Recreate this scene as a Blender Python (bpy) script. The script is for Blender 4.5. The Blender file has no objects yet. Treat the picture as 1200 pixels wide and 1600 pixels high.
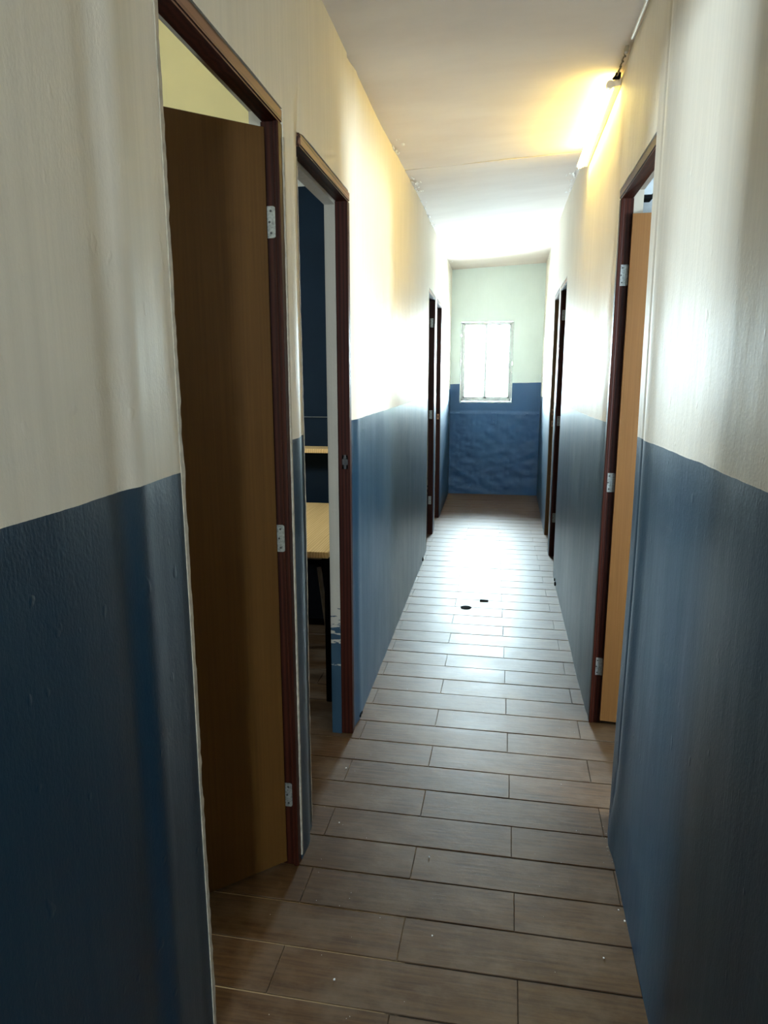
import bpy, bmesh, math, random
from mathutils import Vector, Matrix, noise
random.seed(7)
S = bpy.context.scene
C = S.collection

# ------------------------------------------------------------------ camera
def make_camera():
    yaw, pitch, roll, f = .16657, .19648, -.00061, 1080.36
    cy, sy, cp, sp = math.cos(yaw), math.sin(yaw), math.cos(pitch), math.sin(pitch)
    fw = Vector((-sy*cp, cy*cp, -sp)); rt = Vector((cy, sy, 0)); up = rt.cross(fw)
    c, s = math.cos(roll), math.sin(roll)
    r2 = c*rt + s*up; u2 = -s*rt + c*up
    cam = bpy.data.cameras.new('camera'); o = bpy.data.objects.new('camera', cam); C.objects.link(o)
    m = Matrix((r2, u2, -fw)).transposed().to_4x4(); m.translation = Vector((0, 0, 1.5))
    o.matrix_world = m
    cam.sensor_fit = 'VERTICAL'; cam.sensor_height = 36; cam.sensor_width = 27
    cam.lens = f/1600*36; cam.clip_start = .02
    S.camera = o
make_camera()

# ------------------------------------------------------------------ sky, exposure
SKY = 116.0
W = bpy.data.worlds.new('sky'); S.world = W; W.use_nodes = True
wn = W.node_tree; wn.nodes.clear()
wo = wn.nodes.new('ShaderNodeOutputWorld'); wb = wn.nodes.new('ShaderNodeBackground')
wb.inputs['Color'].default_value = (.72, .90, 1.0, 1); wb.inputs['Strength'].default_value = SKY
wn.links.new(wb.outputs[0], wo.inputs[0])
S.view_settings.view_transform = 'Standard'; S.view_settings.look = 'None'
S.view_settings.gamma = 1; S.view_settings.use_curve_mapping = False
S.view_settings.exposure = 1.0

def portal(name, loc, direction, w, h):
    """marks a window opening so that daylight through it is sampled well"""
    l = bpy.data.lights.new(name, 'AREA'); l.shape = 'RECTANGLE'; l.size = w; l.size_y = h
    l.cycles.is_portal = True
    o = bpy.data.objects.new(name, l); C.objects.link(o); o.location = loc
    o.rotation_euler = Vector(direction).to_track_quat('-Z', 'Y').to_euler()
portal('daylight_end_window', (-.2, 8.93, 1.65), (0, -1, 0), .62, .94)

# ------------------------------------------------------------------ materials
def mat(name):
    m = bpy.data.materials.new(name); m.use_nodes = True
    nt = m.node_tree; b = nt.nodes['Principled BSDF']
    return m, nt, b
def N(nt, t, **kw):
    n = nt.nodes.new(t)
    for k, v in kw.items():
        if hasattr(n, k): setattr(n, k, v)
        else: n.inputs[k].default_value = v
    return n
def L(nt, a, b): nt.links.new(a, b)
def coords(nt, scale, obj=False):
    tc = N(nt, 'ShaderNodeTexCoord' if obj else 'ShaderNodeNewGeometry')
    mp = N(nt, 'ShaderNodeMapping'); mp.inputs['Scale'].default_value = scale
    L(nt, tc.outputs['Object' if obj else 'Position'], mp.inputs['Vector'])
    return mp.outputs[0]
def noise_tex(nt, vec, scale=1, detail=4, rough=.6):
    n = N(nt, 'ShaderNodeTexNoise'); n.inputs['Scale'].default_value = scale
    n.inputs['Detail'].default_value = detail; n.inputs['Roughness'].default_value = rough
    L(nt, vec, n.inputs['Vector']); return n.outputs['Fac']
def ramp(nt, fac, stops):
    r = N(nt, 'ShaderNodeValToRGB'); cr = r.color_ramp
    while len(cr.elements) < len(stops): cr.elements.new(.5)
    for e, (p, c) in zip(cr.elements, stops):
        e.position = p; e.color = c if len(c) == 4 else (*c, 1)
    L(nt, fac, r.inputs[0]); return r.outputs[0]
def math_(nt, op, a, b=None, c=None):
    m = N(nt, 'ShaderNodeMath'); m.operation = op
    for i, v in enumerate((a, b, c)):
        if v is None: continue
        if isinstance(v, (int, float)): m.inputs[i].default_value = v
        else: L(nt, v, m.inputs[i])
    return m.outputs[0]
def mix(nt, fac, a, b):
    m = N(nt, 'ShaderNodeMix'); m.data_type = 'RGBA'
    if isinstance(fac, (int, float)): m.inputs[0].default_value = fac
    else: L(nt, fac, m.inputs[0])
    for i, v in ((6, a), (7, b)):
        if isinstance(v, tuple): m.inputs[i].default_value = (*v[:3], 1)
        else: L(nt, v, m.inputs[i])
    return m.outputs[2]
def bump(nt, b, h, strength, dist=.01, prev=None):
    n = N(nt, 'ShaderNodeBump'); n.inputs['Strength'].default_value = strength; n.inputs['Distance'].default_value = dist
    L(nt, h, n.inputs['Height'])
    if prev is not None: L(nt, prev, n.inputs['Normal'])
    L(nt, n.outputs[0], b.inputs['Normal']); return n.outputs[0]

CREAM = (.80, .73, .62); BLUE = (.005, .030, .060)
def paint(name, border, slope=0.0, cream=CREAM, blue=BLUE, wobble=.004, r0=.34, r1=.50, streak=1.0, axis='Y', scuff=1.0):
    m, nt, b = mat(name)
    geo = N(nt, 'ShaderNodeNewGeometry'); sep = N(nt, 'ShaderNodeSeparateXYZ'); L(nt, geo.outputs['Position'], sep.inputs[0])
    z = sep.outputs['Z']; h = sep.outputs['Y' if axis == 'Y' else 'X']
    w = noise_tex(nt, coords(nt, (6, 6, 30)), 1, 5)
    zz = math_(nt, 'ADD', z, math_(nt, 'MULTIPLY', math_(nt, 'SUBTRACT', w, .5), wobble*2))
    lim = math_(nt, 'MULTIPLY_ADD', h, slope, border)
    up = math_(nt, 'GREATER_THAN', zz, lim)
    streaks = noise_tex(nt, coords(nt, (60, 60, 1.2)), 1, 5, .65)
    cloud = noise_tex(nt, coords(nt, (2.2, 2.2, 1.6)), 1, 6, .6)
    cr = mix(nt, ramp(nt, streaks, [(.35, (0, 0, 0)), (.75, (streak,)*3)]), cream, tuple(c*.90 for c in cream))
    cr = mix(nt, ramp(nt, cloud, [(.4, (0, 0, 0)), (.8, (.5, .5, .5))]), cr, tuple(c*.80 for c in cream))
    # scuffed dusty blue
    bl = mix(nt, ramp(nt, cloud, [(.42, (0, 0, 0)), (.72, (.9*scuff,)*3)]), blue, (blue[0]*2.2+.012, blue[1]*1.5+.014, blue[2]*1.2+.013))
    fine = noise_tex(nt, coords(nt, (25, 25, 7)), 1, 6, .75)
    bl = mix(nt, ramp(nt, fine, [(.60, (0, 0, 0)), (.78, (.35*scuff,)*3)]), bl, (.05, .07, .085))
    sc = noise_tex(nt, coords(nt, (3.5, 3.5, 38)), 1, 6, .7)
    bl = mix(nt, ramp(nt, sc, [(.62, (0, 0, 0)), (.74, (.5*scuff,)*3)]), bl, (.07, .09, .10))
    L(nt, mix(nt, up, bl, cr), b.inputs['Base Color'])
    ro = N(nt, 'ShaderNodeMapRange'); ro.inputs['To Min'].default_value = r0; ro.inputs['To Max'].default_value = r1
    ro.inputs['From Min'].default_value = .3; ro.inputs['From Max'].default_value = .7
    L(nt, math_(nt, 'ADD', math_(nt, 'MULTIPLY', streaks, .35), math_(nt, 'MULTIPLY', cloud, .65)), ro.inputs['Value'])
    L(nt, math_(nt, 'MULTIPLY_ADD', up, .13, ro.outputs[0]), b.inputs['Roughness'])
    L(nt, math_(nt, 'MULTIPLY_ADD', up, -.55, .62), b.inputs['Specular IOR Level'])
    peel = noise_tex(nt, coords(nt, (190, 190, 110)), 1, 3, .6)
    n1 = bump(nt, b, streaks, .13*streak, .0030)
    n2 = bump(nt, b, peel, .38, .0014, n1)
    lump = noise_tex(nt, coords(nt, (9, 9, 4)), 1, 3, .5)
    n3 = bump(nt, b, lump, .25, .008, n2)
    nick = ramp(nt, noise_tex(nt, coords(nt, (26, 26, 17)), 1, 2, .5), [(.69, (0, 0, 0)), (.76, (1, 1, 1))])
    bump(nt, b, nick, .25*streak+.05, .003, n3)
    return m
def wood(name, dark, light, rough=.35, scale=(60, 60, 2.5), contrast=(.35, .65), coat=.3, bs=.15, wave=.35, spec=.3):
    m, nt, b = mat(name)
    v = coords(nt, scale, True)
    n = noise_tex(nt, v, 1, 5, .6)
    w = N(nt, 'ShaderNodeTexWave'); w.inputs['Scale'].default_value = .35; w.inputs['Distortion'].default_value = 5
    w.inputs['Detail'].default_value = 3; L(nt, v, w.inputs['Vector'])
    f = math_(nt, 'ADD', math_(nt, 'MULTIPLY', n, 1-wave), math_(nt, 'MULTIPLY', w.outputs['Fac'], wave))
    L(nt, ramp(nt, f, [(contrast[0], dark), (contrast[1], light)]), b.inputs['Base Color'])
    b.inputs['Specular IOR Level'].default_value = spec; b.inputs['Roughness'].default_value = rough; b.inputs['Coat Weight'].default_value = coat; b.inputs['Coat Roughness'].default_value = .25
    bump(nt, b, f, bs, .002)
    return m
def flat(name, col, rough=.5, metal=0, spec=.5, grime=.12, gs=40):
    m, nt, b = mat(name)
    n = noise_tex(nt, coords(nt, (gs, gs, gs)), 1, 4, .6)
    L(nt, mix(nt, ramp(nt, n, [(.4, (0, 0, 0)), (.75, (1, 1, 1))]), col, tuple(c*(1-grime*2) for c in col)), b.inputs['Base Color'])
    b.inputs['Roughness'].default_value = rough; b.inputs['Metallic'].default_value = metal
    b.inputs['Specular IOR Level'].default_value = spec
    return m

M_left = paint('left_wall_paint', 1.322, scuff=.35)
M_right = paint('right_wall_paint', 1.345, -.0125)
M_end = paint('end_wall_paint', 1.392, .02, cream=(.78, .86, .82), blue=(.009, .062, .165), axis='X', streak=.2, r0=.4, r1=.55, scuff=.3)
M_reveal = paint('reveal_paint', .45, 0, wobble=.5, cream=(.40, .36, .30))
M_ceiling, nt, b = mat('ceiling_paint')
n = noise_tex(nt, coords(nt, (1.2, 3, 1)), 1, 6, .6); n2 = noise_tex(nt, coords(nt, (3, 45, 1)), 1, 4, .6)
L(nt, mix(nt, ramp(nt, n, [(.35, (0, 0, 0)), (.7, (1, 1, 1))]), (.74, .66, .60), (.66, .57, .51)), b.inputs['Base Color'])
b.inputs['Roughness'].default_value = .85; b.inputs['Specular IOR Level'].default_value = .25; bump(nt, b, n2, .2, .002)
M_plaster = flat('bare_plaster', (.50, .43, .34), .8, grime=.2)
M_filler = flat('white_filler', (.85, .80, .76), .7)
M_frame = wood('mahogany_frame', (.018, .0034, .0016), (.040, .0080, .0035), .48, coat=0, spec=.14)
M_head = wood('pale_header_wood', (.055, .018, .011), (.27, .135, .085), .45, (60, 3, 120), (.40, .58), spec=.2, coat=0)  # paler and stronger in grain than the frame wood
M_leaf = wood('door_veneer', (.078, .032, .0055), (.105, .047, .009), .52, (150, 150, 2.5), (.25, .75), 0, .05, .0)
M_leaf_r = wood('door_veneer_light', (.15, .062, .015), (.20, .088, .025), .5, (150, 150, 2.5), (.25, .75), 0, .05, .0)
M_metal = flat('hinge_steel', (.33, .34, .33), .42, .55, grime=.3, gs=160)
M_screw = flat('screw_head', (.06, .06, .06), .5, .6)
M_brass = flat('aged_brass', (.52, .26, .14), .4, .7, grime=.25, gs=120)
M_alu = flat('window_aluminium', (.60, .62, .60), .45, .15)
M_black = flat('black_plastic', (.006, .006, .007), .9, spec=.03)
M_greypaint = flat('grey_enamel', (.28, .26, .22), .4)
M_white = flat('white_plastic', (.78, .70, .58), .4)
M_cable = flat('painted_conduit', (.85, .78, .66), .5)
M_desk = wood('light_oak_board', (.66, .38, .13), (.85, .56, .25), .4, (70, 3, 70), (.3, .7), .1, .05)
M_grout, nt, b = mat('grout')
geo = N(nt, 'ShaderNodeNewGeometry'); sp_ = N(nt, 'ShaderNodeSeparateXYZ'); L(nt, geo.outputs['Position'], sp_.inputs[0])
gx = math_(nt, 'ADD', sp_.outputs['X'], math_(nt, 'MULTIPLY', noise_tex(nt, coords(nt, (9, 9, 9))), .5))
L(nt, ramp(nt, gx, [(0.0, (.36, .25, .14)), (.06, (.035, .024, .017))]), b.inputs['Base Color'])
b.inputs['Roughness'].default_value = .9
M_tile, nt, b = mat('wood_look_tile')
oi = N(nt, 'ShaderNodeObjectInfo')
vec = N(nt, 'ShaderNodeMapping'); vec.inputs['Scale'].default_value = (5, 95, 1)
g2 = N(nt, 'ShaderNodeNewGeometry'); add = N(nt, 'ShaderNodeVectorMath'); add.operation = 'ADD'
L(nt, g2.outputs['Position'], add.inputs[0]); L(nt, oi.outputs['Random'], add.inputs[1]); L(nt, add.outputs[0], vec.inputs['Vector'])
gr = noise_tex(nt, vec.outputs[0], 1, 5, .65)
cl = noise_tex(nt, coords(nt, (5, 7, 1)), 1, 6, .65)
c1 = mix(nt, ramp(nt, gr, [(.36, (0, 0, 0)), (.64, (1, 1, 1))]), (.040, .016, .0045), (.088, .044, .017))
c1 = mix(nt, ramp(nt, oi.outputs['Random'], [(0, (0, 0, 0)), (1, (.35, .35, .35))]), c1, (.062, .032, .014))
c1 = mix(nt, ramp(nt, cl, [(.45, (0, 0, 0)), (.70, (.6, .6, .6))]), c1, (.140, .098, .064))
L(nt, c1, b.inputs['Base Color'])
rr = N(nt, 'ShaderNodeMapRange'); rr.inputs['To Min'].default_value = .34; rr.inputs['To Max'].default_value = .58
L(nt, cl, rr.inputs['Value']); L(nt, rr.outputs[0], b.inputs['Roughness'])
b.inputs['Specular IOR Level'].default_value = .31
lu = noise_tex(nt, coords(nt, (14, 20, 1)), 1, 3, .6)
nn = bump(nt, b, gr, .22, .0015); bump(nt, b, lu, .2, .004, nn)

def emit(name, col, s):
    m = bpy.data.materials.new(name); m.use_nodes = True; nt = m.node_tree; nt.nodes.clear()
    e = nt.nodes.new('ShaderNodeEmission'); o = nt.nodes.new('ShaderNodeOutputMaterial')
    e.inputs[0].default_value = (*col, 1); e.inputs[1].default_value = s; nt.links.new(e.outputs[0], o.inputs[0]); return m
M_tube = emit('lit_tube', (1, .77, .17), 31)
def glass():
    m = bpy.data.materials.new('window_glass'); m.use_nodes = True; nt = m.node_tree; nt.nodes.clear()
    t = nt.nodes.new('ShaderNodeBsdfTransparent'); g = nt.nodes.new('ShaderNodeBsdfGlossy'); x = nt.nodes.new('ShaderNodeMixShader')
    o = nt.nodes.new('ShaderNodeOutputMaterial'); g.inputs['Roughness'].default_value = .03
    t.inputs[0].default_value = (.96, .98, .97, 1)
    fr = nt.nodes.new('ShaderNodeFresnel'); fr.inputs[0].default_value = 1.45
    nt.links.new(fr.outputs[0], x.inputs[0]); nt.links.new(t.outputs[0], x.inputs[1]); nt.links.new(g.outputs[0], x.inputs[2]); nt.links.new(x.outputs[0], o.inputs[0])
    return m
M_glass = glass()
M_leafgreen = flat('foliage', (.20, .30, .08), .6)
M_bark = flat('bark', (.22, .16, .10), .8)

# ------------------------------------------------------------------ mesh helpers
def link(name, bm, mats, parent=None, smooth=False, kind=None, loc=None):
    bmesh.ops.recalc_face_normals(bm, faces=bm.faces)
    me = bpy.data.meshes.new(name); bm.to_mesh(me); bm.free()
    for m in (mats if isinstance(mats, (list, tuple)) else [mats]): me.materials.append(m)
    if smooth:
        for p in me.polygons: p.use_smooth = True
        me.set_sharp_from_angle(angle=math.radians(40))
    o = bpy.data.objects.new(name, me); C.objects.link(o)
    if loc is not None: o.location = loc
    if parent is not None: o.parent = parent
    if kind: o['kind'] = kind
    return o
def empty(name, loc=(0, 0, 0), label=None, cat=None, kind=None, group=None):
    o = bpy.data.objects.new(name, None); C.objects.link(o); o.location = loc
    if label: o['label'] = label
    if cat: o['category'] = cat
    if kind: o['kind'] = kind
    if group: o['group'] = group
    return o
def box(bm, x0, x1, y0, y1, z0, z1, bev=0, mi=0, xf=None):
    r = bmesh.ops.create_cube(bm, size=1)
    vs = r['verts']
    for v in vs:
        v.co = Vector(((x0+x1)/2+v.co.x*abs(x1-x0), (y0+y1)/2+v.co.y*abs(y1-y0), (z0+z1)/2+v.co.z*abs(z1-z0)))
    fs = list({f for v in vs for f in v.link_faces})
    for f in fs: f.material_index = mi
    if bev:
        es = list({e for v in vs for e in v.link_edges})
        q = bmesh.ops.bevel(bm, geom=es, offset=bev, segments=2, profile=.5, affect='EDGES')
        vs = list({v for f in q['faces'] for v in f.verts} | {v for v in vs if v.is_valid})
        for f in q['faces']: f.material_index = mi
    if xf is not None:
        bmesh.ops.transform(bm, matrix=xf, verts=vs)
    return vs
def cyl(bm, p, q, r, seg=14, mi=0, r2=None):
    p, q = Vector(p), Vector(q); d = q-p
    res = bmesh.ops.create_cone(bm, cap_ends=True, segments=seg, radius1=r, radius2=r if r2 is None else r2, depth=d.length)
    m = d.to_track_quat('Z', 'Y').to_matrix().to_4x4(); m.translation = (p+q)/2
    bmesh.ops.transform(bm, matrix=m, verts=res['verts'])
    for v in res['verts']:
        for f in v.link_faces: f.material_index = mi
    return res['verts']
def interp(x, xs, ys):
    if x <= xs[0]: return ys[0]
    for i in range(1, len(xs)):
        if x <= xs[i]:
            t = (x-xs[i-1])/(xs[i]-xs[i-1]); return ys[i-1]+t*(ys[i]-ys[i-1])
    return ys[-1]
def XL(y): return interp(y, [0, 2, 2.85, 5.44, 5.46, 6.5, 8.8], [-.573, -.574, -.578, -.594, -.600, -.612, -.640])
def XR(y): return interp(y, [0, 1.45, 2.15, 2.16, 2.96, 4.9, 5.8, 6.85, 8.8], [.375, .388, .393, .419, .420, .425, .430, .442, .472])
def ZL(y): return interp(y, [0, 3.3, 4.22, 5, 6, 7, 8.8], [2.608, 2.608, 2.64, 2.665, 2.69, 2.71, 2.738])
def ZR(y): return interp(y, [0, 3.3, 4.22, 5, 6, 7, 8.8], [2.65, 2.65, 2.70, 2.74, 2.775, 2.785, 2.795])
def ss(a, b, x):
    t = max(0, min(1, (x-a)/(b-a))); return t*t*(3-2*t)
YB, YE = -3.0, 8.8          # back and far end of the corridor
TH1, TH2 = .052, .038        # frame-deep layer of the wall, then the plaster behind it

# ------------------------------------------------------------------ walls
# door openings (outer frame edges) and header tops
DL = [(1.175, 1.857, 2.163), (1.995, 2.677, 2.160), (5.76, 6.46, 2.185), (6.60, 7.25, 2.190)]
DR = [(2.165, 2.942, 2.190), (5.19, 5.81, 2.175), (5.92, 6.60, 2.185)]
OV = .022
def relief(side, y, z):
    n = noise.noise(Vector((y*7, z*1.3, side*9)))*.0016 + noise.noise(Vector((y*1.6, z*.8, 4+side*7)))*.0025
    d = n
    if side < 0:
        w = .004*noise.noise(Vector((z*1.7, 3, 1)))
        d += .006*math.exp(-((y-1.025-w)/.028)**2) - .004*math.exp(-((y-.975-w)/.03)**2)
        if 1.0 < y < 1.2: d -= .010*ss(1.04+w, 1.175, y) - .002*noise.noise(Vector((y*60, z*2, 2)))
        if 1.85 < y < 2.03: d += (1-.8*ss(2.1, 2.3, z))*(.003*math.exp(-((y-1.915)/.03)**2) - .012*ss(1.94, 1.995, y))
        if 2.67 < y < 2.9: d -= .006*(1-ss(2.68, 2.80, y)) - .003*math.exp(-((y-2.79)/.03)**2)
    else:
        zz = ss(0, .35, z)
        if y < 2.16:
            g = 2.13 - .09*zz + .004*noise.noise(Vector((z*3, 1, 1)))
            d -= .009*math.exp(-((y-g)/.007)**2)*(.25+.75*zz)
            d += .007*math.exp(-((y-g+.05)/.05)**2)
            d -= .006*ss(1.15, 1.45, y)*math.exp(-((z-1.0)/.6)**2)
        if 2.94 < y < 3.1: d -= .005*(1-ss(2.94, 3.05, y))
    return d
def wall_front(bm, side, y0, y1, z0, z1, zt=None):
    """one solid piece of corridor wall: gridded uneven front face, flat back"""
    F = XL if side < 0 else XR; s = -side            # s: direction to the corridor
    st = .012 if y1-y0 < .3 else .02 if y0 < 1 else .03
    y_start = y0
    ys = [y0]; 
    while ys[-1] < y1-1e-6:
        step = .10 if ys[-1] < .3 else st
        ys.append(min(y1, ys[-1]+step))
    zn = max(2, int((z1-z0)/.05)); 
    rows = []
    for y in ys:
        top = z1 if zt is None else zt(y)+.03
        col = []
        for k in range(zn+1):
            z = z0+(top-z0)*k/zn
            col.append(bm.verts.new((F(y)+s*relief(side, y, z), y, z)))
        rows.append(col)
    for i in range(len(rows)-1):
        for k in range(zn):
            bm.faces.new((rows[i][k], rows[i+1][k], rows[i+1][k+1], rows[i][k+1]))
    # sides and back
    def back(y, z): return bm.verts.new((F(y)-s*TH1, y, z))
    for (col, y) in ((rows[0], ys[0]), (rows[-1], ys[-1])):
        bk = [back(y, v.co.z) for v in col]
        for k in range(zn): bm.faces.new((col[k], col[k+1], bk[k+1], bk[k]))
    lo = [back(y, r[0].co.z) for y, r in zip(ys, rows)]
    for i in range(len(rows)-1): bm.faces.new((rows[i][0], rows[i+1][0], lo[i+1], lo[i]))
def build_wall(side, doors, name, m):
    bm = bmesh.new(); F = XL if side < 0 else XR; Z = ZL if side < 0 else ZR; s = -side
    segs = []; y = YB
    for (a, b_, t) in doors:
        segs.append((y, a+OV, 0, None)); segs.append((a+OV, b_, t, None)); y = b_
    segs.append((y, YE, 0, None))
    for (a, b_, z0, _) in segs:
        wall_front(bm, side, a, b_, z0, 2.9, Z)
    o = link(name, bm, m, smooth=True, kind='structure')
    # plaster layer behind the frames: its reveals show past the timber
    bm = bmesh.new(); y = YB
    def bk(y0, y1, z0, z1):
        n = max(1, round((y1-y0)/.3))
        for i in range(n):
            ya, yb = y0+(y1-y0)*i/n, y0+(y1-y0)*(i+1)/n
            vs = box(bm, -1, 1, ya, yb, z0, z1)
            for v in vs:
                f = F(v.co.y); v.co.x = f-s*(TH1-.002) if v.co.x*s > 0 else f-s*(TH1+TH2)
    for k, (a, b_, t) in enumerate(doors):
        show = side < 0 and k == 1
        b2, t2 = (b_-.038, t-.048) if show else (b_-.002, t-.002)
        bk(y, a+.03, 0, 2.9); bk(a+.03, b2, t2, 2.9); y = b2
    bk(y, YE+.1, 0, 2.9)
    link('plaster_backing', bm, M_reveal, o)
    return o
wl = build_wall(-1, DL, 'wall_left', M_left)
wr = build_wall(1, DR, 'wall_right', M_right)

# ragged unpainted plaster edges beside the frames
def plaster_edge(parent, side, y, ydir, z0, z1, w0, x_off=.001, m=M_plaster, amp=1.0, seed=0, thr=None):
    bm = bmesh.new(); F = XL if side < 0 else XR; s = -side; prev = None; z = z0
    while z <= z1:
        w = w0*(1+amp*.8*noise.noise(Vector((z*14, seed, 0)))+amp*.6*noise.noise(Vector((z*45, seed, 5))))
        if thr: w *= thr(z)
        w = max(w, .0006)
        x = F(y)+s*(relief(side, y-ydir*.002, z)+x_off)
        a = bm.verts.new((x, y-ydir*.0015, z)); b_ = bm.verts.new((x-s*.0008, y+ydir*w, z)); c = bm.verts.new((x-s*.006, y+ydir*(w+.0006), z))
        d = bm.verts.new((x-s*.008, y-ydir*.0015, z))
        if prev:
            bm.faces.new((prev[0], prev[1], b_, a)); bm.faces.new((prev[1], prev[2], c, b_)); bm.faces.new((prev[3], prev[0], a, d))
        prev = (a, b_, c, d); z += .012
    return link('plaster_edge', bm, m, parent)
plaster_edge(wl, -1, 1.175+OV, 1, 0, 2.12, .012, .002, amp=.55, seed=1)
plaster_edge(wl, -1, 1.857, -1, .02, 2.1, .005, .003, seed=3)
plaster_edge(wl, -1, 1.995+OV, 1, .02, 2.1, .006, .002, seed=4)
plaster_edge(wl, -1, 2.677, -1, .02, 2.1, .002, .002, seed=5)
plaster_edge(wl, -1, 5.76+OV, 1, .02, 2.1, .006, .002, seed=6)
plaster_edge(wl, -1, 6.60+OV, 1, .02, 2.1, .012, .002, seed=7)
plaster_edge(wr, 1, 2.165+OV, 1, 0, 2.12, .006, .001, seed=8)
plaster_edge(wr, 1, 2.942, -1, .02, 2.1, .003, .002, seed=9)
plaster_edge(wr, 1, 5.92+OV, 1, .02, 2.1, .014, .002, seed=10)

# far end wall, thicker below a plaster ledge, with the window hole
WX0, WX1, WZ0, WZ1 = -.516, .118, 1.167, 2.130
def end_wall():
    bm = bmesh.new()
    def g(x0, x1, z0, z1):
        nx = max(1, round((x1-x0)/.02)); nz = max(1, round((z1-z0)/.02)); R = []
        for i in range(nx+1):
            col = []
            for k in range(nz+1):
                x = x0+(x1-x0)*i/nx; z = z0+(z1-z0)*k/nz
                led = ss(1.042, 1.028, z) if False else (1 if z < 1.035+.006*noise.noise(Vector((x*9, 2, 2))) else 0)
                d = led*(.007+.006*noise.noise(Vector((x*8, z*12, 1)))+.008*abs(noise.noise(Vector((x*16, z*26, 7))))) + .0015*noise.noise(Vector((x*5, z*5, 3)))
                col.append(bm.verts.new((x, YE-d, z)))
            R.append(col)
        for i in range(nx):
            for k in range(nz): bm.faces.new((R[i][k], R[i][k+1], R[i+1][k+1], R[i+1][k]))
    X0, X1 = -.74, .57
    g(X0, WX0, 0, 2.9); g(WX1, X1, 0, 2.9); g(WX0, WX1, 0, WZ0); g(WX0, WX1, WZ1, 2.9)
    bmesh.ops.remove_doubles(bm, verts=bm.verts, dist=.0001)
    # reveals and outer skin
    for (a, b_, c, d) in ((WX0-.02, WX0, WZ0, WZ1), (WX1, WX1+.02, WZ0, WZ1), (WX0-.02, WX1+.02, WZ0-.02, WZ0), (WX0-.02, WX1+.02, WZ1, WZ1+.02)):
        box(bm, a, b_, YE+.003, YE+.14, c, d)
    for (a, b_, c, d) in ((X0, WX0-.01, -.1, 3), (WX1+.01, X1, -.1, 3), (WX0-.01, WX1+.01, -.1, WZ0-.01), (WX0-.01, WX1+.01, WZ1+.01, 3)):
        box(bm, a, b_, YE+.10, YE+.15, c, d)
    return link('wall_end', bm, M_end, smooth=True, kind='structure')
we = end_wall()
# painted-over utility box below the window
bm = bmesh.new(); box(bm, -.120, -.060, YE-.020, YE-.002, .888, 1.028, .003)
for z in (.915, .955): cyl(bm, (-.088, YE-.0205, z), (-.088, YE-.0235, z), .006, 8, 1)
o = link('painted_socket_cover', bm, [M_end, flat('blue_screw', (.06, .12, .2), .35)])
o['label'] = 'small blue painted socket cover with two screws below the far window'; o['category'] = 'cover plate'

# window
win = empty('window_1', (-.2, YE, WZ0), kind='structure')
def wpart(name, bm, m, par=None):
    o = link(name, bm, m); o.parent = par or win; o.matrix_parent_inverse = Matrix.Translation(Vector((.2, -YE, -WZ0))) if par is None else Matrix.Identity(4)
    return o
bm = bmesh.new()
for (a, b_, c, d) in ((WX0+.004, WX0+.030, WZ0+.004, WZ1-.004), (WX1-.026, WX1-.004, WZ0+.004, WZ1-.004), (WX0+.004, WX1-.004, WZ1-.028, WZ1-.004), (WX0+.004, WX1-.004, WZ0+.004, WZ0+.036)):
    box(bm, a, b_, YE+.012, YE+.062, c, d, .002)
wpart('window_frame', bm, M_alu)
for (x0, x1, y) in ((-.488, -.195, YE+.022), (-.240, .094, YE+.042)):
    bm = bmesh.new(); t = .026
    zb, zt = WZ0+.034, WZ1-.026
    for (a, b_, c, d) in ((x0, x0+t, zb, zt), (x1-t, x1, zb, zt), (x0, x1, zb, zb+t), (x0, x1, zt-t*.6, zt)):
        box(bm, a, b_, y-.008, y+.008, c, d, .001)
    sash = wpart('sash', bm, M_alu)
    bm = bmesh.new(); box(bm, x0+t-.003, x1-t+.003, y-.002, y+.002, zb+t-.003, zt-t*.6+.003)
    g = link('pane', bm, M_glass, sash)
bm = bmesh.new(); box(bm, -.222, -.208, YE+.004, YE+.014, 1.60, 1.66, .002); box(bm, -.219, -.211, YE-.004, YE+.005, 1.615, 1.632, .002)
wpart('latch', bm, M_alu)
# lumpy painted plaster rim round the window
bm = bmesh.new()
def rim(p, q, w):
    n = 30; prev = None
    for i in range(n+1):
        t = i/n; x = p[0]+(q[0]-p[0])*t; z = p[1]+(q[1]-p[1])*t
        ww = w*(1+.8*noise.noise(Vector((x*20, z*20, 0))))
        hz = abs(q[0]-p[0]) > abs(q[1]-p[1])
        a, b_ = ((x, z-ww), (x, z+ww)) if hz else ((x-ww, z), (x+ww, z))
        vs = [bm.verts.new((a[0], YE-.0005, a[1])), bm.verts.new((a[0], YE-.006, a[1])), bm.verts.new((b_[0], YE-.006, b_[1])), bm.verts.new((b_[0], YE+.012, b_[1]))]
        if prev:
            for k in range(3): bm.faces.new((prev[k], prev[k+1], vs[k+1], vs[k]))
        prev = vs
rim((WX0-.002, WZ0-.006), (WX1+.006, WZ0-.006), .009); rim((WX0, WZ0), (WX0, WZ1), .005); rim((WX1, WZ1), (WX1, WZ0), .005); rim((WX0, WZ1), (WX1, WZ1), .004)
wpart('plaster_rim', bm, flat('pale_rim', (.62, .70, .66), .5))

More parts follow.
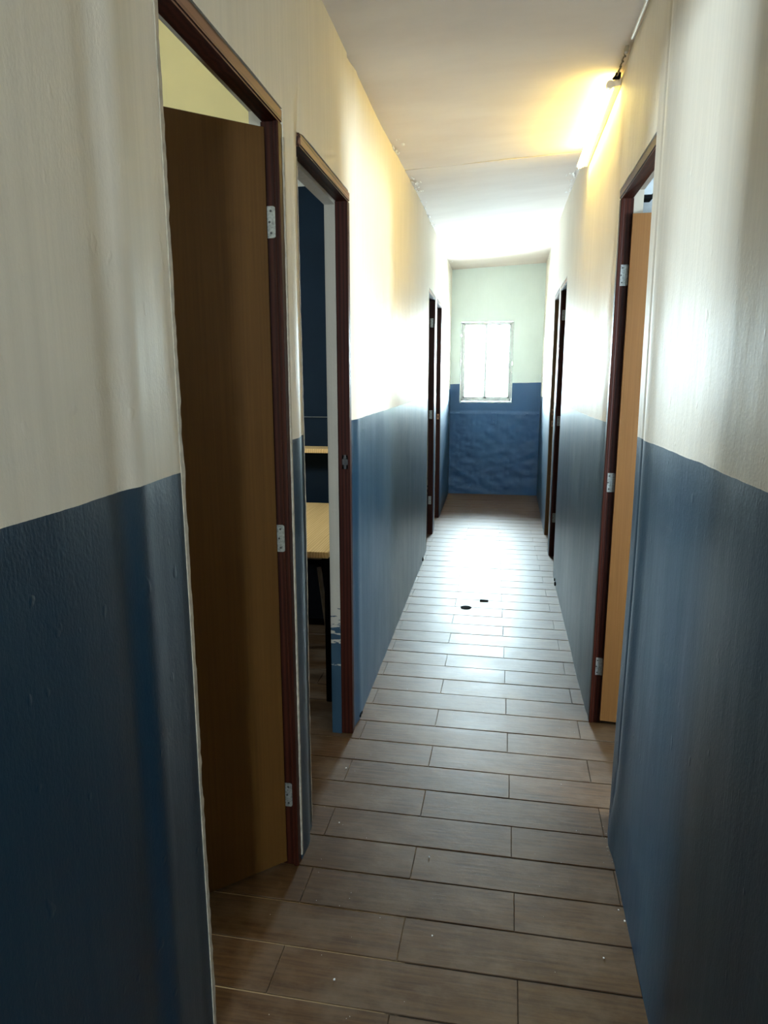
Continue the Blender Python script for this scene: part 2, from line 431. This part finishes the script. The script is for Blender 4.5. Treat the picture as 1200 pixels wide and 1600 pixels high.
# ------------------------------------------------------------------ ceiling panels
ceil = empty('ceiling', (0, 0, 2.7), kind='structure')
M_in = Matrix.Translation((0, 0, -2.7))
for i, (a, b_) in enumerate([(YB, -.4), (-.4, 4.217), (4.22, 6.05), (6.055, 8.83)]):
    bm = bmesh.new(); n = max(4, int((b_-a)/.08)); m = 14; R = []
    for j in range(n+1):
        y = a+(b_-a)*j/n; row = []
        for k in range(m+1):
            t = k/m; x = (XL(y)-.05)*(1-t)+(XR(y)+.05)*t
            z = ZL(y)*(1-t)+ZR(y)*t + .003*noise.noise(Vector((x*3, y*2, i))) + (.0015 if i % 2 else 0)
            row.append(bm.verts.new((x, y, z)))
        R.append(row)
    for j in range(n):
        for k in range(m): bm.faces.new((R[j][k], R[j+1][k], R[j+1][k+1], R[j][k+1]))
    r = bmesh.ops.extrude_face_region(bm, geom=list(bm.faces))
    for v in r['geom']:
        if isinstance(v, bmesh.types.BMVert): v.co.z += .02
    p = link('ceiling_panel', bm, M_ceiling, ceil); p.matrix_parent_inverse = M_in
bm = bmesh.new(); box(bm, -.75, .62, YB-.1, YE+.15, 2.86, 2.90)
p = link('ceiling_slab', bm, M_ceiling, ceil); p.matrix_parent_inverse = M_in
# flaking filler along the ceiling corners
def flakes(name, side, y0, y1, n, seed):
    rnd = random.Random(seed); bm = bmesh.new()
    for i in range(n):
        y = y0+(y1-y0)*rnd.random(); F, Z = (XL, ZL) if side < 0 else (XR, ZR)
        dx = abs(rnd.gauss(0, .022)); x = F(y)+(-side)*(.004+dx)
        t = (x-XL(y))/(XR(y)-XL(y)); z = ZL(y)*(1-t)+ZR(y)*t-.0025
        k = 5; ang0 = rnd.random()*6; rx, ry = rnd.uniform(.004, .013), rnd.uniform(.008, .035)
        ring = [bm.verts.new((x+rx*math.cos(ang0+j*6.283/k)*rnd.uniform(.6, 1.2), y+ry*math.sin(ang0+j*6.283/k)*rnd.uniform(.6, 1.2), z-rnd.uniform(0, .002))) for j in range(k)]
        c = bm.verts.new((x, y, z-.003-rnd.random()*.003))
        for j in range(k): bm.faces.new((ring[j], ring[(j+1) % k], c))
    o = link(name, bm, M_filler, wl if side < 0 else wr, kind='stuff')
flakes('filler_flakes', -1, 4.35, 4.75, 26, 1); flakes('filler_flakes', -1, 3.6, 3.85, 10, 2)
flakes('filler_flakes', -1, 5.0, 8.3, 60, 3); flakes('filler_flakes', 1, 4.5, 5.3, 36, 4)

# ------------------------------------------------------------------ floor
fl = None
bm = bmesh.new(); box(bm, -2.75, 2.4, YB-.1, YE+.15, -.10, -.004)
fl = link('floor', bm, M_grout, kind='structure')
rows = [1.369, 1.521, 1.673, 1.823, 1.973, 2.130, 2.288, 2.443, 2.601, 2.761, 2.921]
while rows[-1] < 8.95: rows.append(rows[-1]+.160)
while rows[0] > -.3: rows.insert(0, rows[0]-.152)
i0 = min(range(len(rows)), key=lambda i: abs(rows[i]-1.973))
LT, GY, GX = .612, .0055, .0012
def tile_mesh(ln, wd):
    bm = bmesh.new(); box(bm, -ln/2, ln/2, -wd/2, wd/2, -.006, 0, 0)
    top = [e for e in bm.edges if all(v.co.z > -.001 for v in e.verts)]
    bmesh.ops.bevel(bm, geom=top, offset=.0012, segments=1, affect='EDGES')
    me = bpy.data.meshes.new('tile'); bm.to_mesh(me); bm.free(); me.materials.append(M_tile); return me
cache = {}
rnd = random.Random(3)
for i in range(len(rows)-1):
    y0, y1 = rows[i], rows[i+1]; yc = (y0+y1)/2; wd = round(y1-y0, 3)
    even = (i-i0) % 2 == 0
    jx = (.105-.0135*yc) if even else (.105-.0135*yc+.306-.612)
    k0 = -3
    for k in range(-2, 3):
        a = jx+k*LT; b_ = a+LT; xc = (a+b_)/2
        lim0 = -1.25 if yc < 4.2 else -.80; lim1 = 1.0 if yc < 4 else .62
        if b_ < lim0 or a > lim1: continue
        me = cache.get(wd) or cache.setdefault(wd, tile_mesh(LT-GX, wd-GY))
        o = bpy.data.objects.new('tile', me); C.objects.link(o)
        o.location = (xc, yc - .012*(xc), rnd.uniform(-.0008, .0006)); o.rotation_euler = (rnd.uniform(-.0012, .0012), rnd.uniform(-.001, .001), -.0115)
        o.parent = fl
# chipped hole and slot in the floor
def puddle(name, cx, cy, rx, ry, label, rect=False):
    bm = bmesh.new(); n = 20; R = []
    if rect: pts = [(-1, -1), (-.3, -1.05), (1, -.9), (1.02, .9), (.1, 1), (-1, 1)]
    else: pts = [(math.cos(t*6.283/n)*(1+.08*math.sin(t*2.3)), math.sin(t*6.283/n)) for t in range(n)]
    lo = [bm.verts.new((cx+p[0]*rx, cy+p[1]*ry, .0005)) for p in pts]; up = [bm.verts.new((cx+p[0]*rx*.96, cy+p[1]*ry*.96, .007 if rect else .004)) for p in pts]
    bm.faces.new(up)
    for j in range(len(pts)): bm.faces.new((lo[j], lo[(j+1) % len(pts)], up[(j+1) % len(pts)], up[j]))
    o = link(name, bm, M_black); o['label'] = label[0]; o['category'] = label[1]; return o
puddle('drain_cap', -.187, 4.351, .036, .034, ('round flat black cap set in the shiny floor mid corridor', 'cap'))
puddle('floor_slot', -.074, 4.507, .028, .013, ('small rectangular black plate in the floor beside the round black cap', 'plate'), True)
# black chipped cavities at the foot of the walls
def cavity(par, side, y, seed, k=1.0):
    rnd = random.Random(seed); bm = bmesh.new(); F = XL if side < 0 else XR; s = -side
    for i in range(7):
        yy = y+k*rnd.uniform(-.05, .05); zz = k*rnd.uniform(.004, .035)
        r = k*rnd.uniform(.008, .018)
        q = bmesh.ops.create_icosphere(bm, subdivisions=1, radius=r); 
        for v in q['verts']: v.co = Vector((F(yy)+s*.003+v.co.x*.45, yy+v.co.y*1.6, max(.001, zz+v.co.z)))
    link('chipped_base', bm, M_black, par)
cavity(wl, -1, 5.44, 1); cavity(wr, 1, 4.93, 2); cavity(wl, -1, 2.80, 3, .5)
# crumbs of plaster
def crumbs():
    rnd = random.Random(11); bm = bmesh.new()
    pts = [(.375, 1.80), (.385, 1.76), (.31, 1.62), (-.18, 1.93), (-.14, 1.62), (-.37, 1.44), (-.55, 2.38), (-.50, 2.05)]
    for i in range(60): pts.append((rnd.uniform(-.6, .38), rnd.uniform(1.2, 3.2)))
    for i in range(16): pts.append((.385+rnd.gauss(0, .006), rnd.uniform(2.0, 2.2)))
    for i, (x, y) in enumerate(pts):
        r = rnd.uniform(.0004, .0010) if i > 7 else rnd.uniform(.0015, .003)
        q = bmesh.ops.create_icosphere(bm, subdivisions=1, radius=r)
        for v in q['verts']: v.co = Vector((x+v.co.x*rnd.uniform(.7, 1.5), y+v.co.y*rnd.uniform(.7, 1.5), .001+max(0, v.co.z+r*.4)))
    o = link('plaster_crumbs', bm, M_filler, fl, kind='stuff')
crumbs()

# ------------------------------------------------------------------ doors
def hinge(parent, side, yj, xc, z, w=.028, h=.078, m=M_metal):
    """steel flap screwed to the far jamb, facing the camera"""
    bm = bmesh.new(); s = -side
    x0, x1 = xc-w/2, xc+w/2
    box(bm, x0, x1, yj-.0025, yj+.001, z-h/2, z+h/2)
    es = [e for e in bm.edges if abs(e.verts[0].co.y-e.verts[1].co.y) > .002 and min(abs(v.co.x-(xc+s*w/2)) for v in e.verts) < .001]
    bmesh.ops.bevel(bm, geom=es, offset=.007, segments=4, profile=.5, affect='EDGES')
    for dz, dx in ((.027, 0), (0, -.004), (-.027, 0)):
        cyl(bm, (xc+s*.002+dx, yj-.0022, z+dz), (xc+s*.002+dx, yj-.0034, z+dz), .0032, 8, 1)
    kx = xc-s*(w/2+.003)
    for k in range(3):
        cyl(bm, (kx, yj-.004, z-h/2+h*k/3+.001), (kx, yj-.004, z-h/2+h*(k+1)/3-.001), .0042, 10, 0)
    return link('hinge', bm, [m, M_screw], parent)
def strike(parent, side, yj, xc, z, m=M_brass, w=.022, h=.055):
    bm = bmesh.new(); x0, x1 = xc-w/2, xc+w/2
    for (a, b_, c, d) in ((x0, x0+.006, z-h/2, z+h/2), (x1-.006, x1, z-h/2, z+h/2), (x0, x1, z-h/2, z-h/2+.016), (x0, x1, z+h/2-.016, z+h/2)):
        box(bm, a, b_, yj-.002, yj+.001, c, d)
    box(bm, x0+.006, x1-.006, yj-.0008, yj+.001, z-h/2+.016, z+h/2-.016, mi=1)
    for dz in (-.020, .020): cyl(bm, (xc, yj-.0018, z+dz), (xc, yj-.0028, z+dz), .0028, 8, 1)
    link('strike_plate', bm, [m, M_screw], parent)
def door(n, side, y0, y1, zt, hinges=(), strikes=(), leaf=None, mleaf=M_leaf, jamb_m=M_frame, dy=.001):
    F = XL if side < 0 else XR; s = -side; jw = .036
    root = empty('door_%d' % n, (F((y0+y1)/2), (y0+y1)/2, 0), kind='structure')
    inv = Matrix.Translation(-root.location)
    def P(name, bm, m, par=root):
        o = link(name, bm, m, par)
        if par is root: o.matrix_parent_inverse = inv
        return o
    rec = -.002
    jambs = []
    for (a, b_) in ((y0, y0+jw), (y1-jw, y1)):
        ya = (a+b_)/2; xf = F(ya)+s*(rec if a != y0 else -.020); xb = F(ya)-s*(TH1-.001)
        bm = bmesh.new()
        if hinges and a != y0:      # front lip, then the rebate the leaf shuts into
            xm = F(ya)-s*.017
            box(bm, min(xf, xm), max(xf, xm), a+dy, b_-dy, 0, zt-jw, .003)
            box(bm, min(xm, xb), max(xm, xb), a+dy+.009, b_-dy, 0, zt-jw)
        else:
            box(bm, min(xf, xb), max(xf, xb), a+dy, b_-dy, 0, zt-jw, .003)
        # stop strip, room side
        inner = b_ if ya < (y0+y1)/2 else a
        jambs.append((P('jamb', bm, jamb_m), inner))
    bm = bmesh.new(); xa, xb2 = F(y0+.02), F(y1-.02)
    vs = box(bm, -1, 1, y0+OV+dy, y1-dy, zt-jw, zt-.001, .0)
    for v in vs:
        f = F(y0+.02) if v.co.y < (y0+y1)/2 else F(y1-.02)
        front = (v.co.x*s > 0)
        v.co.x = f+s*rec+s*.001 if front else f-s*(TH1-.001)
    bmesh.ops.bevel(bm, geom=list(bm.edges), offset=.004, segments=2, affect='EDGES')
    # underside takes the jamb wood, the face the paler header wood
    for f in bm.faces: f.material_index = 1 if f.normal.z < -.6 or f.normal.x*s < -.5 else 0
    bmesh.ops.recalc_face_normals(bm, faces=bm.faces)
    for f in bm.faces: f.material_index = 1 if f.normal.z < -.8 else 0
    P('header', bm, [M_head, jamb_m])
    far, yj = jambs[1]
    yj = yj+dy+(.009 if hinges else 0)
    for (xo, z) in hinges:
        h = hinge(far, side, yj, F(y1)-s*xo, z)
    for (xo, z, m) in strikes:
        strike(far, side, yj, F(y1)-s*xo, z, m)
    if leaf:
        kind, ang, piv, wid, z0, z1 = leaf
        # piv: hinge point (x,y) of the corridor face; closed leaf runs from the far jamb to the near one
        bm = bmesh.new(); t = .036
        box(bm, 0, wid, 0, t, z0, z1, .0015)
        o = P('leaf', bm, mleaf)
        # local +x along the leaf, local +y its thickness away from the viewer
        d = Vector((math.cos(ang), math.sin(ang)))
        bm2 = o.data
        for v in bm2.vertices:
            x, y = v.co.x, v.co.y
            nx, ny = (-d.y, d.x) if kind == 1 else (d.y, -d.x)
            v.co.x = piv[0]+d.x*x+nx*y; v.co.y = piv[1]+d.y*x+ny*y
        if kind == -1: bm2.flip_normals()
        return root, o
    return root, None
pi = math.pi
# left doors; leaf 1 stands about 45 degrees open into the room
dirx, diry = -.802+.614, 1.649-1.823
a1 = math.atan2(diry, dirx)
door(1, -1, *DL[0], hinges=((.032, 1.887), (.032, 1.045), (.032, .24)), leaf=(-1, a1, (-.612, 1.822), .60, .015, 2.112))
door(2, -1, *DL[1], strikes=((.022, 1.162, M_screw),), leaf=(1, math.radians(172), (-.668, 2.03), .60, .015, 2.10))
door(3, -1, *DL[2], hinges=((.026, 1.955), (.026, 1.135), (.026, .33)), leaf=(-1, math.radians(185), (-.70, 6.43), .60, .015, 2.12))
door(4, -1, *DL[3], strikes=((.024, 1.07, M_brass),))
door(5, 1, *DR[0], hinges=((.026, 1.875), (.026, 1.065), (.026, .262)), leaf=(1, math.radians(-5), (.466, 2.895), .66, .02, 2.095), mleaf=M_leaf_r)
door(6, 1, *DR[1], hinges=((.030, 1.955), (.030, 1.13), (.030, .33)), leaf=(1, math.radians(-3), (.50, 5.79), .55, .015, 2.11))
r7, l7 = door(7, 1, *DR[2], jamb_m=M_leaf, strikes=((.028, 1.16, M_brass), (.030, 1.055, M_brass)))
# door 2's inner jamb shows a lighter worn front edge

# ------------------------------------------------------------------ rooms behind the doors
def room(side, y0, y1, depth, zc, m, window=None, floor_tile=True, mfar=None):
    F = XL if side < 0 else XR; s = -side
    xi = F((y0+y1)/2)-s*(TH1+TH2+.002); xo = xi-s*depth
    nm = 'wall_left_room' if side < 0 else 'wall_right_room'
    bm = bmesh.new(); t = .06
    a, b_ = min(xi, xo), max(xi, xo)
    box(bm, a, b_, y0-t, y0, 0, zc+.1); box(bm, a, b_, y1, y1+t, 0, zc+.1, mi=1 if mfar else 0)
    x0, x1 = (xo-t, xo) if side < 0 else (xo, xo+t)
    if window:
        wy0, wy1, wz0, wz1 = window
        box(bm, x0, x1, y0-t, wy0, 0, zc+.1); box(bm, x0, x1, wy1, y1+t, 0, zc+.1); box(bm, x0, x1, wy0, wy1, 0, wz0); box(bm, x0, x1, wy0, wy1, wz1, zc+.1)
        portal('daylight_room', ((x0+x1)/2+side*.04, (wy0+wy1)/2, (wz0+wz1)/2), (-side, 0, 0), wy1-wy0, wz1-wz0)
    else: box(bm, x0, x1, y0-t, y1+t, 0, zc+.1)
    link(nm, bm, [m, mfar or m], kind='structure')
    bm = bmesh.new(); box(bm, a-t*(side < 0), b_+t*(side > 0), y0-t, y1+t, zc, zc+.1)
    link('ceiling_room', bm, M_ceil_room, kind='structure')
M_ceil_room = flat('room_ceiling', (.70, .66, .55), .7)
M_room1 = flat('room_cream', (.68, .56, .27), .6, grime=.06, gs=3)
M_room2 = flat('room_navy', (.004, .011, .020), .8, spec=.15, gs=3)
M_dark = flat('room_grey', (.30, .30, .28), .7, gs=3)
M_room5 = flat('room_white', (.40, .44, .48), .6, gs=3)
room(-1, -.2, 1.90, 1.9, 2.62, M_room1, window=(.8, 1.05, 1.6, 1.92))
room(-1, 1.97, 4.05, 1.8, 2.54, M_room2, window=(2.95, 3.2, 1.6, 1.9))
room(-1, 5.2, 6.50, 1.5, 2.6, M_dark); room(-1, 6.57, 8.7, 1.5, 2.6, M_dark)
room(1, 1.0, 3.1, 1.6, 2.55, M_room5, window=(1.3, 1.75, 1.4, 1.9))
room(1, 4.4, 5.84, 1.5, 2.6, M_dark); room(1, 5.91, 8.7, 1.5, 2.6, M_dark)
bm = bmesh.new(); box(bm, .522, .560, 3.035, 3.097, 2.176, 2.192, .002); cyl(bm, (.556, 3.05, 2.188), (.66, 3.05, 2.30), .004, 8)
o = link('wall_bracket', bm, M_black); o['label'] = 'small black bracket behind the top of the open door on the right'; o['category'] = 'bracket'
# corridor back wall behind the camera, with a small opening added to brighten the near walls
portal('fill_daylight_back', (.17, YB-.02, 1.975), (0, 1, 0), .30, .55)
bm = bmesh.new()
box(bm, -.75, .02, YB-.1, YB, 0, 2.9); box(bm, .32, .6, YB-.1, YB, 0, 2.9); box(bm, .02, .32, YB-.1, YB, 0, 1.70); box(bm, .02, .32, YB-.1, YB, 2.25, 2.9)
link('wall_back', bm, M_left, kind='structure')

# ------------------------------------------------------------------ desk and things in room 2
desk = empty('desk', (-1.1, 3.35, 0), 'pale oak topped desk with black underframe inside the second room on the left', 'desk')
di = Matrix.Translation((1.1, -3.35, 0))
def D(name, bm, m, par=desk):
    o = link(name, bm, m, par)
    if par is desk: o.matrix_parent_inverse = di
    return o
bm = bmesh.new(); box(bm, -1.45, -.715, 2.80, 3.93, .722, .75, .002); D('desktop', bm, M_desk)
bm = bmesh.new(); box(bm, -1.43, -.76, 3.86, 3.885, .05, .72, .001); D('shade_panel', bm, M_black)  # black sheet added so the space under the desktop stays dark
for (x, y) in ((-.745, 2.93), (-1.42, 2.93), (-.745, 3.84), (-1.42, 3.84)):
    bm = bmesh.new(); box(bm, x-.018, x+.018, y-.018, y+.018, 0, .72, .002); D('leg', bm, M_black)
bm = bmesh.new(); box(bm, -.90, -.80, 3.0, 3.02, .66, .72, .001); D('bracket', bm, M_greypaint)
sh = empty('wall_shelf', (-1.1, 4.0, 1.06), 'narrow light oak shelf on the dark wall above the desk', 'shelf')
si = Matrix.Translation((1.1, -4.0, -1.06))
bm = bmesh.new(); box(bm, -1.7, -.75, 3.90, 4.048, 1.050, 1.075, .002); o = link('board', bm, M_desk, sh); o.matrix_parent_inverse = si
bm = bmesh.new(); box(bm, -1.60, -1.58, 3.93, 4.048, .97, 1.050); o = link('bracket', bm, M_black, sh); o.matrix_parent_inverse = si
bm = bmesh.new(); box(bm, -1.7, -.75, 4.040, 4.049, 1.248, 1.252); link('trim_1', bm, flat('grey_trim', (.12, .12, .11), .5), kind='structure')
# tubular folding stool under the desk
st = empty('folding_stool', (-.95, 3.2, 0), 'folding stool with slanted grey tube legs under the desk', 'stool')
ti = Matrix.Translation((.95, -3.2, 0))
def T(name, bm, m, par=st):
    o = link(name, bm, m, par, smooth=True)
    if par is st: o.matrix_parent_inverse = ti
    return o
bm = bmesh.new(); box(bm, -1.22, -.86, 3.16, 3.42, .585, .61, .008); T('seat', bm, M_black)
for y in (3.13, 3.44):
    bm = bmesh.new(); cyl(bm, (-.84, y, .58), (-.80-.0, y+.0, .22), .011, 14) if False else cyl(bm, (-.845, y, .585), (-.80, y, .2), .011, 14)
    cyl(bm, (-.80, y, .21), (-.776, y, .0), .011, 14, 1)
    T('leg', bm, [M_greypaint, M_black])
    bm = bmesh.new(); cyl(bm, (-1.2, y+.02, .585), (-1.28, y+.02, .0), .011, 14); T('leg', bm, M_black)

# ------------------------------------------------------------------ tube lamp and its wiring
lamp = empty('tube_lamp', (.40, 3.7, 2.63), 'lit white tube lamp along the top of the right wall', 'lamp')
li = Matrix.Translation((-.40, -3.7, -2.63))
def LP(name, bm, m):
    o = link(name, bm, m, lamp, smooth=True); o.matrix_parent_inverse = li; return o
LY0, LY1 = 3.07, 4.16
def lz(y): return 2.622+.0*(y-3.2)
bm = bmesh.new(); box(bm, .394, .420, LY0, LY1, 2.600, 2.634, .004); LP('batten', bm, M_white)
bm = bmesh.new(); cyl(bm, (.377, LY0+.015, 2.606), (.377, LY1-.01, 2.606), .0135, 20); LP('tube', bm, M_tube)
for y in (LY0+.004, LY1-.004):
    bm = bmesh.new(); cyl(bm, (.377, y-.010, 2.606), (.377, y+.010, 2.606), .0145, 16); box(bm, .378, .398, y-.009, y+.009, 2.598, 2.618, .002); LP('end_cap', bm, M_white)
bm = bmesh.new(); box(bm, .392, .412, LY0-.035, LY0-.008, 2.618, 2.636, .003); cyl(bm, (.385, LY0-.02, 2.616), (.40, LY0-.035, 2.63), .005, 8); LP('socket', bm, M_black)
def tube_path(name, pts, r, m, label, cat, group=None):
    cu = bpy.data.curves.new(name, 'CURVE'); cu.dimensions = '3D'; cu.bevel_depth = r; cu.bevel_resolution = 3
    sp = cu.splines.new('POLY'); sp.points.add(len(pts)-1)
    for p, q in zip(sp.points, pts): p.co = (*q, 1)
    o = bpy.data.objects.new(name, cu); C.objects.link(o)
    dg = bpy.context.evaluated_depsgraph_get(); me = bpy.data.meshes.new_from_object(o.evaluated_get(dg)); bpy.data.objects.remove(o)
    me.materials.clear(); me.materials.append(m)
    o = bpy.data.objects.new(name, me); C.objects.link(o)
    for p in me.polygons: p.use_smooth = True
    o['label'] = label; o['category'] = cat
    if group: o['group'] = group
    return o
pts = []
y = -1.0
while y < 2.85:
    pts.append((XR(y)-.016, y, 2.630+.003*math.sin(y*5))); y += .15
tube_path('painted_conduit', pts, .006, M_cable, 'cream painted conduit in the ceiling corner above the right wall', 'conduit')
pts = [(.398-.004*math.sin(i*1.3), 2.84+i*.0100, 2.633-.012*abs(math.sin(i*.7))) for i in range(22)]
tube_path('lamp_cable', pts, .0028, flat('brown_cable', (.16, .12, .07), .6), 'thin twisted cable running into the near end of the tube lamp', 'cable')
bm = bmesh.new(); box(bm, .392, .406, 2.825, 2.850, 2.622, 2.642, .003)
o = link('junction_clip', bm, flat('dusty_clip', (.30, .24, .15), .6)); o['label'] = 'small brown cable clip where the conduit ends before the lamp'; o['category'] = 'clip'

# nearly shut veneer leaf of door 7 (seen edge on)
# ------------------------------------------------------------------ foliage outside the far window
def tree(x, y, h, seed, label):
    rnd = random.Random(seed)
    root = empty('garden_tree', (x, y, -3), label, 'tree')
    inv = Matrix.Translation((-x, -y, 3))
    bm = bmesh.new(); cyl(bm, (x, y, -3), (x+.1, y, h-.6), .09, 10, 0, .04)
    for k in range(6):
        a = rnd.random()*6.28; cyl(bm, (x+.08, y, h-1.2+k*.12), (x+.08+.8*math.cos(a), y+.8*math.sin(a), h-.3+k*.1), .03, 6, 0, .01)
    o = link('trunk', bm, M_bark, root); o.matrix_parent_inverse = inv
    bm = bmesh.new()
    for k in range(420):
        a = rnd.random()*6.28; r = abs(rnd.gauss(0, .55)); zz = h-.5+rnd.gauss(0, .38)
        c = Vector((x+r*math.cos(a), y+r*math.sin(a), zz)); s_ = rnd.uniform(.05, .1)
        u = Vector((rnd.gauss(0, 1), rnd.gauss(0, 1), rnd.gauss(0, 1))).normalized(); v = u.orthogonal().normalized()
        q = [c-u*s_, c+v*s_*.35, c+u*s_, c-v*s_*.35]; bm.faces.new([bm.verts.new(p) for p in q])
    o = link('crown', bm, M_leafgreen, root, kind='stuff'); o.matrix_parent_inverse = inv
tree(.45, 15.5, 1.3, 5, 'sun bleached garden tree seen through the right pane of the far window')
